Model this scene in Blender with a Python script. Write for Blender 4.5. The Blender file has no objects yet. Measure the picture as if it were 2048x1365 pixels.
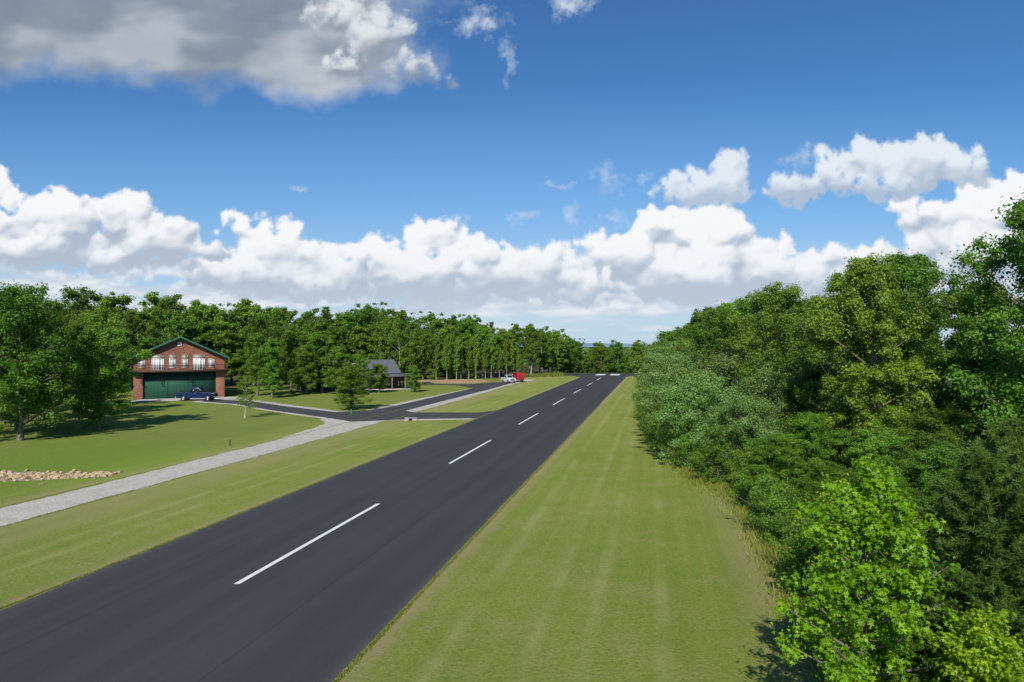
import bpy, math, random, time, bmesh
import numpy as np
from mathutils import Vector, Matrix
R = math.radians
scene = bpy.context.scene
COL = scene.collection
random.seed(7)
SL = 0.2095      # runway heading: x = x0 + SL*y
SUN_EL, SUN_AZ = 38, 11

def sstep(a, b, v):
    t = min(1, max(0, (v-a)/(b-a)));  return t*t*(3-2*t)
def tz(x, y):
    return -8.0*sstep(236, 310, y)

# ------------------------------------------------------------------ nodes
class NT:
    def __init__(s, tree): s.t = tree
    def n(s, typ, **kw):
        nd = s.t.nodes.new(typ)
        for k, v in kw.items(): setattr(nd, k, v)
        return nd
    def put(s, sock, v):
        if v is None: return
        if isinstance(v, bpy.types.NodeSocket): s.t.links.new(v, sock)
        elif isinstance(v, (tuple, list)) and len(v) == 3 and sock.type == 'RGBA': sock.default_value = (*v, 1)
        else: sock.default_value = v
    def m(s, op, a, b=None, c=None, clamp=False):
        nd = s.n('ShaderNodeMath', operation=op, use_clamp=clamp)
        s.put(nd.inputs[0], a); s.put(nd.inputs[1], b); s.put(nd.inputs[2], c)
        return nd.outputs[0]
    def v(s, op, a, b=None, c=None):
        nd = s.n('ShaderNodeVectorMath', operation=op)
        s.put(nd.inputs[0], a); s.put(nd.inputs[1], b); s.put(nd.inputs[2], c)
        return nd.outputs['Value'] if op in ('LENGTH', 'DOT_PRODUCT', 'DISTANCE') else nd.outputs[0]
    def ramp(s, v, a, b, c=0.0, d=1.0, smooth=True):
        nd = s.n('ShaderNodeMapRange', clamp=True)
        if smooth: nd.interpolation_type = 'SMOOTHSTEP'
        s.put(nd.inputs[0], v); s.put(nd.inputs[1], a); s.put(nd.inputs[2], b); s.put(nd.inputs[3], c); s.put(nd.inputs[4], d)
        return nd.outputs[0]
    def mix(s, f, a, b, blend='MIX'):
        nd = s.n('ShaderNodeMix', data_type='RGBA', blend_type=blend)
        s.put(nd.inputs[0], f); s.put(nd.inputs[6], a); s.put(nd.inputs[7], b)
        return nd.outputs[2]
    def noise(s, vec, scale, detail=4, rough=0.55, dim='3D', color=False):
        nd = s.n('ShaderNodeTexNoise', noise_dimensions=dim)
        s.put(nd.inputs['Vector'], vec); s.put(nd.inputs['Scale'], scale)
        s.put(nd.inputs['Detail'], detail); s.put(nd.inputs['Roughness'], rough)
        return nd.outputs[1] if color else nd.outputs[0]

def new_mat(name):
    m = bpy.data.materials.new(name); m.use_nodes = True
    t = m.node_tree; N = NT(t)
    b = t.nodes['Principled BSDF']
    return m, N, b
def bump(N, b, h, strength, dist):
    nd = N.n('ShaderNodeBump'); N.put(nd.inputs['Strength'], strength); N.put(nd.inputs['Distance'], dist)
    N.put(nd.inputs['Height'], h); N.t.links.new(nd.outputs[0], b.inputs['Normal'])
def simple(name, col, rough=0.6, metal=0.0, var=0.15, scale=3.0, spec=0.5, coat=0.0):
    m, N, b = new_mat(name)
    g = N.n('ShaderNodeTexCoord').outputs['Object']
    n = N.noise(g, scale, 5)
    f = N.ramp(n, 0.3, 0.7, 1-var, 1+var)
    c = N.v('SCALE', tuple(col)); c.node.inputs[3].default_value = 1.0
    N.put(c.node.inputs[3], f)
    N.t.links.new(c, b.inputs['Base Color'])
    b.inputs['Roughness'].default_value = rough; b.inputs['Metallic'].default_value = metal
    b.inputs['Specular IOR Level'].default_value = spec
    b.inputs['Coat Weight'].default_value = coat
    return m

def leaf_mat(name, dark, mid, light, transl=0.3, rough=0.5):
    m, N, b = new_mat(name)
    at = N.n('ShaderNodeAttribute', attribute_name='tint').outputs['Fac']
    oi = N.n('ShaderNodeObjectInfo').outputs['Random']
    c1 = N.mix(N.ramp(at, 0.0, 0.5, smooth=False), dark, mid)
    c2 = N.mix(N.ramp(at, 0.5, 1.0, smooth=False), c1, light)
    hs = N.n('ShaderNodeHueSaturation')
    N.put(hs.inputs['Hue'], N.ramp(oi, 0, 1, 0.478, 0.516, False))
    N.put(hs.inputs['Value'], N.ramp(N.m('FRACT', N.m('MULTIPLY', oi, 7.31)), 0, 1, 0.76, 1.22, False))
    N.put(hs.inputs['Saturation'], 1.06)
    N.put(hs.inputs['Color'], c2)
    c = hs.outputs[0]
    N.t.links.new(c, b.inputs['Base Color'])
    b.inputs['Roughness'].default_value = rough
    b.inputs['Specular IOR Level'].default_value = 0.25
    tr = N.n('ShaderNodeBsdfTranslucent')
    N.t.links.new(N.mix(0.4, c, (0.26, 0.40, 0.05)), tr.inputs[0])
    mx = N.n('ShaderNodeMixShader'); mx.inputs[0].default_value = transl
    N.t.links.new(b.outputs[0], mx.inputs[1]); N.t.links.new(tr.outputs[0], mx.inputs[2])
    out = N.t.nodes['Material Output']; N.t.links.new(mx.outputs[0], out.inputs[0])
    return m

# ------------------------------------------------------------------ mesh helpers
def np_mesh(name, verts, polys, mats=(), tint=None, smooth=False):
    me = bpy.data.meshes.new(name)
    verts = np.asarray(verts, dtype=np.float32)
    me.vertices.add(len(verts)); me.vertices.foreach_set('co', verts.ravel())
    loops = np.concatenate([np.asarray(p, dtype=np.int32).ravel() for p in polys])
    starts = []; o = 0
    for p in polys:
        p = np.asarray(p); starts.append(o + np.arange(len(p))*p.shape[1]); o += p.size
    starts = np.concatenate(starts).astype(np.int32)
    me.loops.add(len(loops)); me.loops.foreach_set('vertex_index', loops)
    me.polygons.add(len(starts)); me.polygons.foreach_set('loop_start', starts)
    if smooth: me.polygons.foreach_set('use_smooth', np.ones(len(starts), dtype=bool))
    me.update(calc_edges=True); me.validate()
    for m in mats: me.materials.append(m)
    if tint is not None and len(me.polygons) == len(tint):
        a = me.attributes.new('tint', 'FLOAT', 'FACE'); a.data.foreach_set('value', np.asarray(tint, dtype=np.float32))
    return me
def obj(name, data=None, parent=None, loc=(0, 0, 0), rot=(0, 0, 0), scale=None):
    o = bpy.data.objects.new(name, data); COL.objects.link(o)
    o.location = loc; o.rotation_euler = rot
    if scale is not None: o.scale = scale
    if parent is not None: o.parent = parent
    return o
def tag(o, label, cat, group=None, kind=None):
    o['label'] = label; o['category'] = cat
    if group: o['group'] = group
    if kind: o['kind'] = kind
    return o
def structure(o): o['kind'] = 'structure'; return o

CUBE_F = np.array([[0, 3, 2, 1], [4, 5, 6, 7], [0, 1, 5, 4], [1, 2, 6, 5], [2, 3, 7, 6], [3, 0, 4, 7]])
def boxes_mesh(name, lst, mat, bevel=0.0):
    V = []; F = []
    for i, (c, s) in enumerate(lst):
        c = np.array(c); h = np.array(s)/2
        q = np.array([[-1, -1, -1], [1, -1, -1], [1, 1, -1], [-1, 1, -1], [-1, -1, 1], [1, -1, 1], [1, 1, 1], [-1, 1, 1]])
        V.append(c+q*h); F.append(CUBE_F+8*i)
    return np_mesh(name, np.concatenate(V), [np.concatenate(F)], [mat])
def bev(o, w, seg=2):
    m = o.modifiers.new('bevel', 'BEVEL'); m.width = w; m.segments = seg; m.limit_method = 'ANGLE'; m.angle_limit = R(40)
    return o
def box(name, c, s, mat, parent=None, bevel=0.0, rot=(0, 0, 0)):
    o = obj(name, boxes_mesh(name, [((0, 0, 0), s)], mat), parent, c, rot)
    if bevel: bev(o, bevel)
    return o
def boxes(name, lst, mat, parent=None, bevel=0.0):
    o = obj(name, boxes_mesh(name, lst, mat), parent)
    if bevel: bev(o, bevel)
    return o
def prism(name, poly, y0, y1, mat, parent=None, bevel=0):
    n = len(poly)
    V = [(x, y0, z) for x, z in poly]+[(x, y1, z) for x, z in poly]
    me = bpy.data.meshes.new(name)
    F = [tuple(range(n)), tuple(range(2*n-1, n-1, -1))]+[((i+1) % n, i, n+i, n+(i+1) % n) for i in range(n)]
    me.from_pydata(V, [], F); me.materials.append(mat); me.update()
    bm = bmesh.new(); bm.from_mesh(me); bmesh.ops.recalc_face_normals(bm, faces=bm.faces); bm.to_mesh(me); bm.free()
    o = obj(name, me, parent)
    if bevel: bev(o, bevel)
    return o
def sheet(name, pts, z, mat, jitter=0.0, step=1.0):
    out = []
    n = len(pts); w = 0
    for i in range(n):
        a = Vector(pts[i]); b = Vector(pts[(i+1) % n]); L = (b-a).length
        k = max(1, int(L/step)) if jitter > 0 else 1
        nrm = Vector((-(b-a).y, (b-a).x)); nrm.normalize()
        for j in range(k):
            p = a.lerp(b, j/k)
            w = w*.8+random.gauss(0, .6)
            if 0 < j and jitter > 0: p = p+nrm*w*jitter
            out.append((p.x, p.y, z))
    me = bpy.data.meshes.new(name); me.from_pydata(out, [], [tuple(range(len(out)))]); me.materials.append(mat); me.update()
    bm = bmesh.new(); bm.from_mesh(me)
    for f in bm.faces:
        if f.normal.z < 0: f.normal_flip()
    bmesh.ops.triangulate(bm, faces=bm.faces[:]); bm.to_mesh(me); bm.free()
    return structure(obj(name, me))
def tube(path, rad, sides=6):
    path = np.asarray(path, float); n = len(path)
    d = np.gradient(path, axis=0); d /= np.linalg.norm(d, axis=1)[:, None]+1e-9
    ref = np.array([0, 0, 1.0]) if abs(d[:, 2]).mean() < 0.8 else np.array([1.0, 0, 0])
    a = np.cross(d, ref); a /= np.linalg.norm(a, axis=1)[:, None]+1e-9
    b = np.cross(d, a)
    th = np.linspace(0, 2*np.pi, sides, endpoint=False)
    V = (path[:, None, :]+np.asarray(rad)[:, None, None]*(np.cos(th)[None, :, None]*a[:, None, :]+np.sin(th)[None, :, None]*b[:, None, :])).reshape(-1, 3)
    F = []
    for i in range(n-1):
        for j in range(sides):
            F.append([i*sides+j, i*sides+(j+1) % sides, (i+1)*sides+(j+1) % sides, (i+1)*sides+j])
    return V, np.array(F)
def join_tubes(ts):
    V = []; F = []; o = 0
    for v, f in ts: V.append(v); F.append(f+o); o += len(v)
    return np.concatenate(V), np.concatenate(F)

# ------------------------------------------------------------------ materials
M_BARK = simple('bark', (0.15, 0.12, 0.09), 0.9, var=0.4, scale=8)
M_BARKL = simple('pale_bark', (0.34, 0.30, 0.25), 0.9, var=0.4, scale=8)
M_LEAF = leaf_mat('oak_leaves', (0.060, 0.135, 0.020), (0.128, 0.245, 0.034), (0.24, 0.37, 0.062), .42)
M_LEAF2 = leaf_mat('maple_leaves', (0.078, 0.160, 0.022), (0.160, 0.285, 0.038), (0.28, 0.42, 0.072), .42)
M_SILV = leaf_mat('silvery_leaves', (0.090, 0.180, 0.040), (0.180, 0.305, 0.070), (0.40, 0.53, 0.22), .36)
M_GUM = leaf_mat('sweetgum_leaves', (0.10, 0.185, 0.016), (0.19, 0.33, 0.025), (0.32, 0.46, 0.045), 0.38, 0.42)
M_YEL = leaf_mat('yellow_green_leaves', (0.11, 0.19, 0.014), (0.22, 0.32, 0.025), (0.40, 0.43, 0.04), 0.36)
M_PINE = leaf_mat('pine_needles', (0.070, 0.130, 0.026), (0.13, 0.210, 0.042), (0.23, 0.30, 0.08), 0.28)
M_FAR = leaf_mat('distant_leaves', (0.07, 0.13, 0.035), (0.11, 0.19, 0.048), (0.17, 0.25, 0.08), 0.2)  # greens shifted slightly blue, distance haze painted into the leaf colour

def make_ground_mat():
    m, N, b = new_mat('mown_grass')
    pos = N.n('ShaderNodeNewGeometry').outputs['Position']
    sp = N.n('ShaderNodeSeparateXYZ'); N.put(sp.inputs[0], pos); X, Y = sp.outputs[0], sp.outputs[1]
    s = N.m('SUBTRACT', X, N.m('MULTIPLY', Y, SL))
    cb = N.n('ShaderNodeCombineXYZ'); N.put(cb.inputs[0], N.m('MULTIPLY', s, 1.7)); N.put(cb.inputs[1], N.m('MULTIPLY', Y, 0.045))
    streak = N.noise(cb.outputs[0], 1.0, 3, 0.6)
    big = N.noise(pos, 0.07, 4); patch = N.noise(pos, 0.22, 5, .6); med = N.noise(pos, 0.7, 6, 0.68); fine = N.noise(pos, 7.0, 6, 0.75); vf = N.noise(pos, 38.0, 4, 0.75)
    c = N.mix(N.ramp(big, 0.35, 0.65), (0.205, 0.275, 0.032), (0.270, 0.315, 0.052))
    c = N.mix(N.ramp(streak, 0.40, 0.64, 0, 0.38), c, (0.345, 0.355, 0.085))
    c = N.mix(N.ramp(patch, 0.50, 0.68, 0, 0.5), c, (0.345, 0.32, 0.095))
    c = N.mix(N.ramp(med, 0.50, 0.72, 0, 0.6), c, (0.37, 0.32, 0.125))
    c = N.mix(N.ramp(med, 0.47, 0.28, 0, 0.6), c, (0.14, 0.24, 0.022))
    c = N.mix(N.ramp(fine, 0.42, 0.62, 0, 0.55), c, (0.125, 0.165, 0.026))
    c = N.mix(N.ramp(fine, 0.42, 0.28, 0, 0.5), c, (0.37, 0.36, 0.13))
    c = N.mix(N.ramp(vf, 0.5, 0.68, 0, 0.6), c, (0.43, 0.42, 0.17))
    c = N.mix(N.ramp(vf, 0.5, 0.34, 0, 0.5), c, (0.095, 0.135, 0.022))
    fl0 = N.noise(pos, 2.3, 4, .6)
    c = N.mix(N.ramp(fl0, 0.66, 0.72, 0, .6), c, (.35, .30, .17))
    for edge, w, a in ((-8.7, 1.1, 0.75), (-22.4, 1.1, 0.7), (-30.8, 2.8, 0.35), (-37.2, 1.2, .45), (-32.4, 1.0, .45), (4.2, 1.6, .5)):
        d = N.m('ABSOLUTE', N.m('SUBTRACT', s, edge))
        dd = N.m('ADD', d, N.m('MULTIPLY', N.m('SUBTRACT', med, 0.5), 2.4))
        c = N.mix(N.ramp(dd, w, 0.0, 0, a), c, (0.37, 0.30, 0.15))
    for rt in (-2.1, -3.7, 0.2, -6.3, -26.0, -27.7):
        d = N.m('ABSOLUTE', N.m('SUBTRACT', s, rt))
        c = N.mix(N.m('MULTIPLY', N.ramp(d, 0.40, 0.05, 0, 0.32), N.ramp(patch, .35, .6)), c, (0.40, 0.40, 0.15))
    dv = N.v('DISTANCE', N.v('MULTIPLY', pos, (1, 0.8, 0)), (-35, 43, 0))
    c = N.mix(N.ramp(N.m('ADD', dv, N.m('MULTIPLY', med, 9)), 17, 8, 0, 0.5), c, (0.17, 0.32, 0.02))
    lw = N.ramp(s, -38, -44)
    c = N.mix(N.m('MULTIPLY', lw, .4), c, (0.13, 0.18, 0.034))
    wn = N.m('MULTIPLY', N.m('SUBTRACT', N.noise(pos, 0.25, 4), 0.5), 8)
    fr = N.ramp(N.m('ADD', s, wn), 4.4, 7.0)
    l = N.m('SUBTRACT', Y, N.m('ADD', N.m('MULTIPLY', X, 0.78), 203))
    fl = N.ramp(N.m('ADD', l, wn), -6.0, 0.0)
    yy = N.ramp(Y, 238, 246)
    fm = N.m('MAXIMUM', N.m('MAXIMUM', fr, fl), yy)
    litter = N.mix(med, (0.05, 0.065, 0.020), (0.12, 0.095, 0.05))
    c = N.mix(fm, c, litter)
    N.t.links.new(c, b.inputs['Base Color'])
    b.inputs['Roughness'].default_value = 0.9; b.inputs['Specular IOR Level'].default_value = 0.12
    bump(N, b, N.m('ADD', N.m('MULTIPLY', fine, 0.6), N.m('MULTIPLY', vf, 0.4)), 0.9, 0.12)
    return m
M_GROUND = make_ground_mat()

def make_asphalt(name, lanes=True, base=0.045):
    m, N, b = new_mat(name)
    pos = N.n('ShaderNodeNewGeometry').outputs['Position']
    sp = N.n('ShaderNodeSeparateXYZ'); N.put(sp.inputs[0], pos); X, Y = sp.outputs[0], sp.outputs[1]
    s = N.m('SUBTRACT', X, N.m('MULTIPLY', Y, SL))
    cb = N.n('ShaderNodeCombineXYZ'); N.put(cb.inputs[0], N.m('MULTIPLY', s, 1.1)); N.put(cb.inputs[1], N.m('MULTIPLY', Y, 0.02))
    streak = N.noise(cb.outputs[0], 1.0, 3, 0.5)
    big = N.noise(pos, 0.18, 5, 0.6); grit = N.noise(pos, 60, 2, 0.8)
    v = N.m('MULTIPLY', N.ramp(big, 0.3, 0.7, 0.95, 1.05), N.ramp(streak, 0.35, 0.65, 0.93, 1.07))
    v = N.m('MULTIPLY', v, N.ramp(grit, 0.3, 0.7, 0.75, 1.25))
    if lanes:
        for e in (-19.1, -12.3):
            d = N.m('ABSOLUTE', N.m('SUBTRACT', s, e))
            v = N.m('MULTIPLY', v, N.ramp(d, 0.0, 0.06, 0.76, 1.0))
        sc = N.noise(N.v('MULTIPLY', pos, (.35, 2.2, 1)), 1.2, 4, .65)
        v = N.m('MULTIPLY', v, N.ramp(sc, .66, .76, 1.0, 1.3))
        for e in (-8.7, -22.4):
            d = N.m('ABSOLUTE', N.m('SUBTRACT', s, e))
            v = N.m('MULTIPLY', v, N.ramp(N.m('ADD', d, N.m('MULTIPLY', big, .8)), 0.3, 0.9, 1.5, 1.0))
    c = N.v('SCALE', (base*1.02, base*1.0, base*1.0)); N.put(c.node.inputs[3], v)
    N.t.links.new(c, b.inputs['Base Color'])
    b.inputs['Roughness'].default_value = .88
    b.inputs['Specular IOR Level'].default_value = 0.2
    bump(N, b, grit, 0.35, 0.01)
    return m
M_ASPH = make_asphalt('fresh_asphalt', True, 0.050)
M_ASPH2 = make_asphalt('drive_asphalt', False, 0.060)
def make_gravel(name, a, bcol, mud=(0.33, 0.29, 0.22)):
    m, N, b = new_mat(name)
    pos = N.n('ShaderNodeNewGeometry').outputs['Position']
    vo = N.n('ShaderNodeTexVoronoi'); N.put(vo.inputs['Vector'], pos); vo.inputs['Scale'].default_value = 14
    sp = N.n('ShaderNodeSeparateColor'); N.put(sp.inputs[0], vo.outputs['Color'])
    n1 = N.noise(pos, 0.8, 5, 0.65)
    c = N.mix(N.m('MULTIPLY', sp.outputs[0], 1.0), a, bcol)
    c = N.mix(N.ramp(n1, 0.45, 0.7, 0, 0.6), c, mud)
    N.t.links.new(c, b.inputs['Base Color']); b.inputs['Roughness'].default_value = 0.9
    bump(N, b, vo.outputs['Distance'], 0.6, 0.03)
    return m
M_GRAVEL = make_gravel('crushed_limestone', (0.35, 0.32, 0.265), (0.60, 0.55, 0.475))
M_DIRT = make_gravel('bare_soil', (0.32, 0.19, 0.10), (0.50, 0.32, 0.19), (.38, .25, .15))
M_CONC = simple('concrete', (0.5, 0.48, 0.44), 0.85, var=0.15, scale=0.8)
M_CONCD = simple('weathered_concrete', (0.33, 0.31, 0.28), 0.9, var=0.25, scale=3)
def make_paint():
    m, N, b = new_mat('road_paint')
    pos = N.n('ShaderNodeNewGeometry').outputs['Position']
    n = N.noise(pos, 25, 4, 0.7); n2 = N.noise(pos, 1.5, 3)
    c = N.mix(N.ramp(n, 0.58, 0.75, 0, 0.7), (0.74, 0.74, 0.72), (0.3, 0.3, 0.3))
    c = N.mix(N.ramp(n2, 0.4, 0.7, 0, 0.2), c, (0.5, 0.5, 0.48))
    N.t.links.new(c, b.inputs['Base Color']); b.inputs['Roughness'].default_value = 0.7
    return m
M_PAINT = make_paint()

# ------------------------------------------------------------------ ground + roads
xs = np.concatenate([-np.geomspace(6000, 150, 14), np.linspace(-140, 140, 57), np.geomspace(150, 6000, 14)])
ys = np.concatenate([np.linspace(-200, 230, 44), np.linspace(234, 320, 30), np.geomspace(335, 12500, 20)])
gx, gy = np.meshgrid(xs, ys)
gz = np.vectorize(tz)(gx, gy)
V = np.stack([gx, gy, gz], -1).reshape(-1, 3)
nx = len(xs); ii, jj = np.meshgrid(np.arange(len(ys)-1), np.arange(nx-1), indexing='ij')
q = (ii*nx+jj).ravel()
ground = structure(obj('ground', np_mesh('ground', V, [np.stack([q, q+1, q+nx+1, q+nx], 1)], [M_GROUND], smooth=True)))

def rp(x0, y): return (x0+SL*y, y)
run = [rp(-22.4, -60)]+[rp(-22.4, y) for y in (0, 60, 120, 180, 205)]+[(19.0, 214), (17.5, 224), (18.5, 234), (50, 234.5), (51.5, 225), rp(-7.6, 214), rp(-8.7, 205)]+[rp(-8.7, y) for y in (180, 120, 60, 0, -60)]
sheet('runway', run, 0.012, M_ASPH, 0.014, 0.3)
mk = []
for k in range(-2, 7):
    y0 = 26.0+26.8*k; mk.append([rp(-16.02, y0), rp(-15.79, y0), rp(-15.79, y0+13.3), rp(-16.02, y0+13.3)])
for a, b2 in ((-19.4, -16.4), (-14.6, -11.6)):
    mk.append([rp(a, 219), rp(b2, 219), rp(b2, 229), rp(a, 229)])
V = np.array([[x, y, 0.017] for qd in mk for x, y in qd]); F = np.arange(len(V)).reshape(-1, 4)
structure(obj('runway_marking', np_mesh('runway_marking', V, [F], [M_PAINT])))

gv = [rp(-36.6, -40), rp(-32.9, -40), rp(-32.8, 40), rp(-32.7, 70), rp(-33.0, 84), (-9.5, 84.2), (-5.0, 85.5), (-4.8, 87.5), (-14, 94), rp(-33.3, 98), rp(-33.4, 120), rp(-34.2, 150), rp(-34.5, 170), rp(-33, 190), rp(-38, 192), rp(-39.5, 172), rp(-41.2, 120), rp(-41.5, 97), (-24, 96), (-33, 105), (-43, 115.5), (-52, 119), (-53, 112.3), (-44, 107.2), (-34, 96.0), (-24, 86.3), rp(-38.6, 80), rp(-36.9, 68), rp(-36.5, 40)]
sheet('gravel_lane', gv, 0.004, M_GRAVEL, 0.13, 0.3)
rd = [rp(-36.6, 82.5), (-12, 85.6), (-4, 86.6), rp(-22.0, 86.8), rp(-22.0, 101), rp(-22.9, 97), (-4.6, 94.2), (-13.5, 94.3), rp(-35.4, 97), rp(-35.4, 150), rp(-36, 172), (-4.0, 176), (-10, 166), (-22, 168.5), (-27, 168), (-27, 164), (-13, 161), rp(-40, 150), rp(-39.9, 104), rp(-40.6, 98), (-24.5, 94.8), (-34, 103.6), (-43.5, 114), (-51, 117.6), (-52, 113.5), (-44, 108.5), (-34, 97.2), (-24, 87.6)]
sheet('asphalt_drive', rd, 0.008, M_ASPH2, 0.03, 0.6)
sheet('bare_soil_patch', [(-29, 172), (-9, 170), (-5, 181), (-10, 192), (-26, 188)], 0.006, M_DIRT, 0.4, 1.0)
TH = R(26)
HX, HY = -58.4, 120.2
def hl(x, y): return (HX+x*math.cos(TH)-y*math.sin(TH), HY+x*math.sin(TH)+y*math.cos(TH))
sheet('concrete_apron', [hl(-7.4, 0.3), hl(-7.4, -5.5), hl(9.8, -6.0), hl(9.8, -1), hl(7.4, 0.3)], 0.014, M_CONC, 0.02, 1)

def ridge(name, dist, h, seed, col, x0, x1):
    r = np.random.default_rng(seed); n = 160
    x = np.linspace(x0, x1, n)
    z = np.zeros(n)
    for o in range(1, 7): z += np.sin(x/(x1-x0)*2*np.pi*o*1.3+r.uniform(0, 6))/o
    z = (z-z.min())/(z.max()-z.min())
    z = h*(0.35+0.65*z)
    V = np.concatenate([np.stack([x, np.full(n, dist-900.), np.full(n, -30.)], 1), np.stack([x, np.full(n, dist*1.), z], 1), np.stack([x, np.full(n, dist+900.), np.full(n, -30.)], 1)])
    i = np.arange(n-1); F = np.concatenate([np.stack([i, i+1, i+n+1, i+n], 1), np.stack([i+n, i+n+1, i+2*n+1, i+2*n], 1)])
    structure(obj(name, np_mesh(name, V, [F], [simple(name+'_haze', col, 1.0, var=0.08, scale=0.004, spec=0)], smooth=True)))  # blue distance haze is put into the hill colour
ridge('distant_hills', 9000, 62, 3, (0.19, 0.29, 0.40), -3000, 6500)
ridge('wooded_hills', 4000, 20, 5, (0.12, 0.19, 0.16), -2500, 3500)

# ------------------------------------------------------------------ trees
def leaf_quads(P, Nn, size, asp=0.62, r=None):
    n = len(P)
    Nn = Nn/(np.linalg.norm(Nn, axis=1)[:, None]+1e-9)
    t = r.normal(size=(n, 3)); t -= (t*Nn).sum(1)[:, None]*Nn; t /= np.linalg.norm(t, axis=1)[:, None]+1e-9
    b = np.cross(Nn, t)
    s = size[:, None]
    V = np.stack([P-t*s*0.5, P+b*s*0.5*asp+t*s*0.08, P+t*s*0.5, P-b*s*0.5*asp+t*s*0.08], 1).reshape(-1, 3)
    return V, np.arange(4*n).reshape(-1, 4)
def leaf_stars(P, Nn, size, r):
    n = len(P); Nn = Nn/(np.linalg.norm(Nn, axis=1)[:, None]+1e-9)
    t = r.normal(size=(n, 3)); t -= (t*Nn).sum(1)[:, None]*Nn; t /= np.linalg.norm(t, axis=1)[:, None]+1e-9
    b = np.cross(Nn, t); s = size[:, None]
    pts = []
    for k in range(10):
        a = 2*np.pi*k/10; rad = 0.5 if k % 2 == 0 else 0.22
        if k == 5: rad = 0.12
        dz = -0.10 if k % 2 == 0 else 0.0
        pts.append(P+(t*math.cos(a)+b*math.sin(a))*s*rad+Nn*s*dz)
    V = np.stack(pts, 1).reshape(-1, 3)
    return V, np.arange(10*n).reshape(-1, 10)

def build_tree(seed, h, cr, base, nleaf, lsize, leafmat, barkmat, prof=0.75, limbs=16, clump=0.13, star=False, asp=0.62, droop=0.0, lean=0.3, sub=4, upright=1.0):
    r = np.random.default_rng(seed)
    ts = []
    n = 9; zz = np.linspace(0, h*0.93, n)
    wob = np.cumsum(r.normal(0, 0.02*h*lean, (n, 2)), 0); wob -= wob[0]
    tp = np.column_stack([wob, zz]); r0 = 0.012*h+0.03
    trad = r0*(1-0.9*(zz/h))+0.01; trad[0] *= 1.5
    ts.append(tube(tp, trad, 8))
    C = []; CR = []
    lop = r.uniform(.72, 1.32, 5)
    for i in range(limbs):
        t = (i+r.uniform(0.1, 0.9))/limbs
        z0 = h*(base*0.9+(0.88-base*0.9)*t)
        p0 = np.array([np.interp(z0, zz, tp[:, 0]), np.interp(z0, zz, tp[:, 1]), z0])
        pr = math.sin(math.pi*(0.22+0.74*t))**prof
        az = i*2.4+r.uniform(-.5, .5)
        L = cr*pr*r.uniform(0.62, 1.18)*lop[int((az % 6.28)/6.28*5) % 5]
        up = 0.18+0.75*t-droop
        d = np.array([math.cos(az), math.sin(az), up])
        k = np.linspace(0, 1, 5)[:, None]
        path = p0+d*L*k+np.array([0, 0, 1])*(0.18*L*k**2)+np.cumsum(r.normal(0, 0.025*L, (5, 3)), 0)*k
        rr = np.interp(z0, zz, trad)*0.45
        ts.append(tube(path, rr*(1-0.85*k[:, 0])+0.006, 5))
        for j in range(sub):
            kk = 1.0 if j == 0 else r.uniform(0.25, 0.98)
            q0 = path[-1] if j == 0 else np.array([np.interp(kk, k[:, 0], path[:, a]) for a in range(3)])
            off = r.normal(0, 1, 3)*np.array([1, 1, 0.8])+np.array([0, 0, .25]); off /= np.linalg.norm(off)
            q1 = q0+off*cr*0.34*r.uniform(0.3, 1.15)*(0 if j == 0 else 1)
            if j: ts.append(tube(np.stack([q0, (q0+q1)/2+r.normal(0, .03*cr, 3), q1]), [rr*0.3, rr*0.18, 0.005], 4))
            C.append(q1); CR.append(clump*cr*2.2*r.uniform(0.4, 1.25))
    for j in range(6):
        C.append(tp[-1]+np.array([r.normal(0, .12*cr), r.normal(0, .12*cr), r.uniform(-.06, .075)*h])); CR.append(clump*cr*2*r.uniform(.45, .9))
    C = np.array(C); CR = np.array(CR)
    w = CR**2; w /= w.sum(); cnt = r.multinomial(nleaf, w)
    idx = np.repeat(np.arange(len(C)), cnt)
    d = r.normal(size=(nleaf, 3)); d /= np.linalg.norm(d, axis=1)[:, None]
    lob = r.normal(size=(len(C), 6, 3)); lob /= np.linalg.norm(lob, axis=2)[:, :, None]
    dots = np.einsum('nj,nkj->nk', d, lob[idx]).max(1)
    rad = (0.5+0.8*np.clip(dots, 0, 1)**3)*r.uniform(0, 1, nleaf)**0.45*r.uniform(0.9, 1.15, nleaf)
    st = r.uniform(size=nleaf) < 0.12; rad = np.where(st, rad*1.5, rad)
    sq = np.array([1, 1, 0.85*upright])
    cen = C[idx].copy()
    fill = r.uniform(size=nleaf) < 0.16
    ff = r.uniform(.35, 1, nleaf)
    axp = np.stack([np.interp(cen[:, 2], zz, tp[:, 0]), np.interp(cen[:, 2], zz, tp[:, 1])], 1)
    cen[:, :2] = np.where(fill[:, None], axp+(cen[:, :2]-axp)*ff[:, None], cen[:, :2])
    P = cen+d*(CR[idx]*rad)[:, None]*sq
    Nn = d*0.7+np.array([0, -.05, 0.5])+r.normal(0, 0.42, (nleaf, 3))
    size = lsize*r.uniform(0.6, 1.35, nleaf)
    ct = r.uniform(0.15, 0.9, len(C))
    tint = np.clip(ct[idx]*0.55+r.normal(0.24, 0.17, nleaf)+0.12*d[:, 2], 0, 1)
    if star: LV, LF = leaf_stars(P, Nn, size, r)
    else: LV, LF = leaf_quads(P, Nn, size, asp, r)
    tv, tf = join_tubes(ts)
    return (np_mesh('trunk', tv, [tf], [barkmat], smooth=True), np_mesh('crown', LV, [LF], [leafmat], tint=tint), h)

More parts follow.
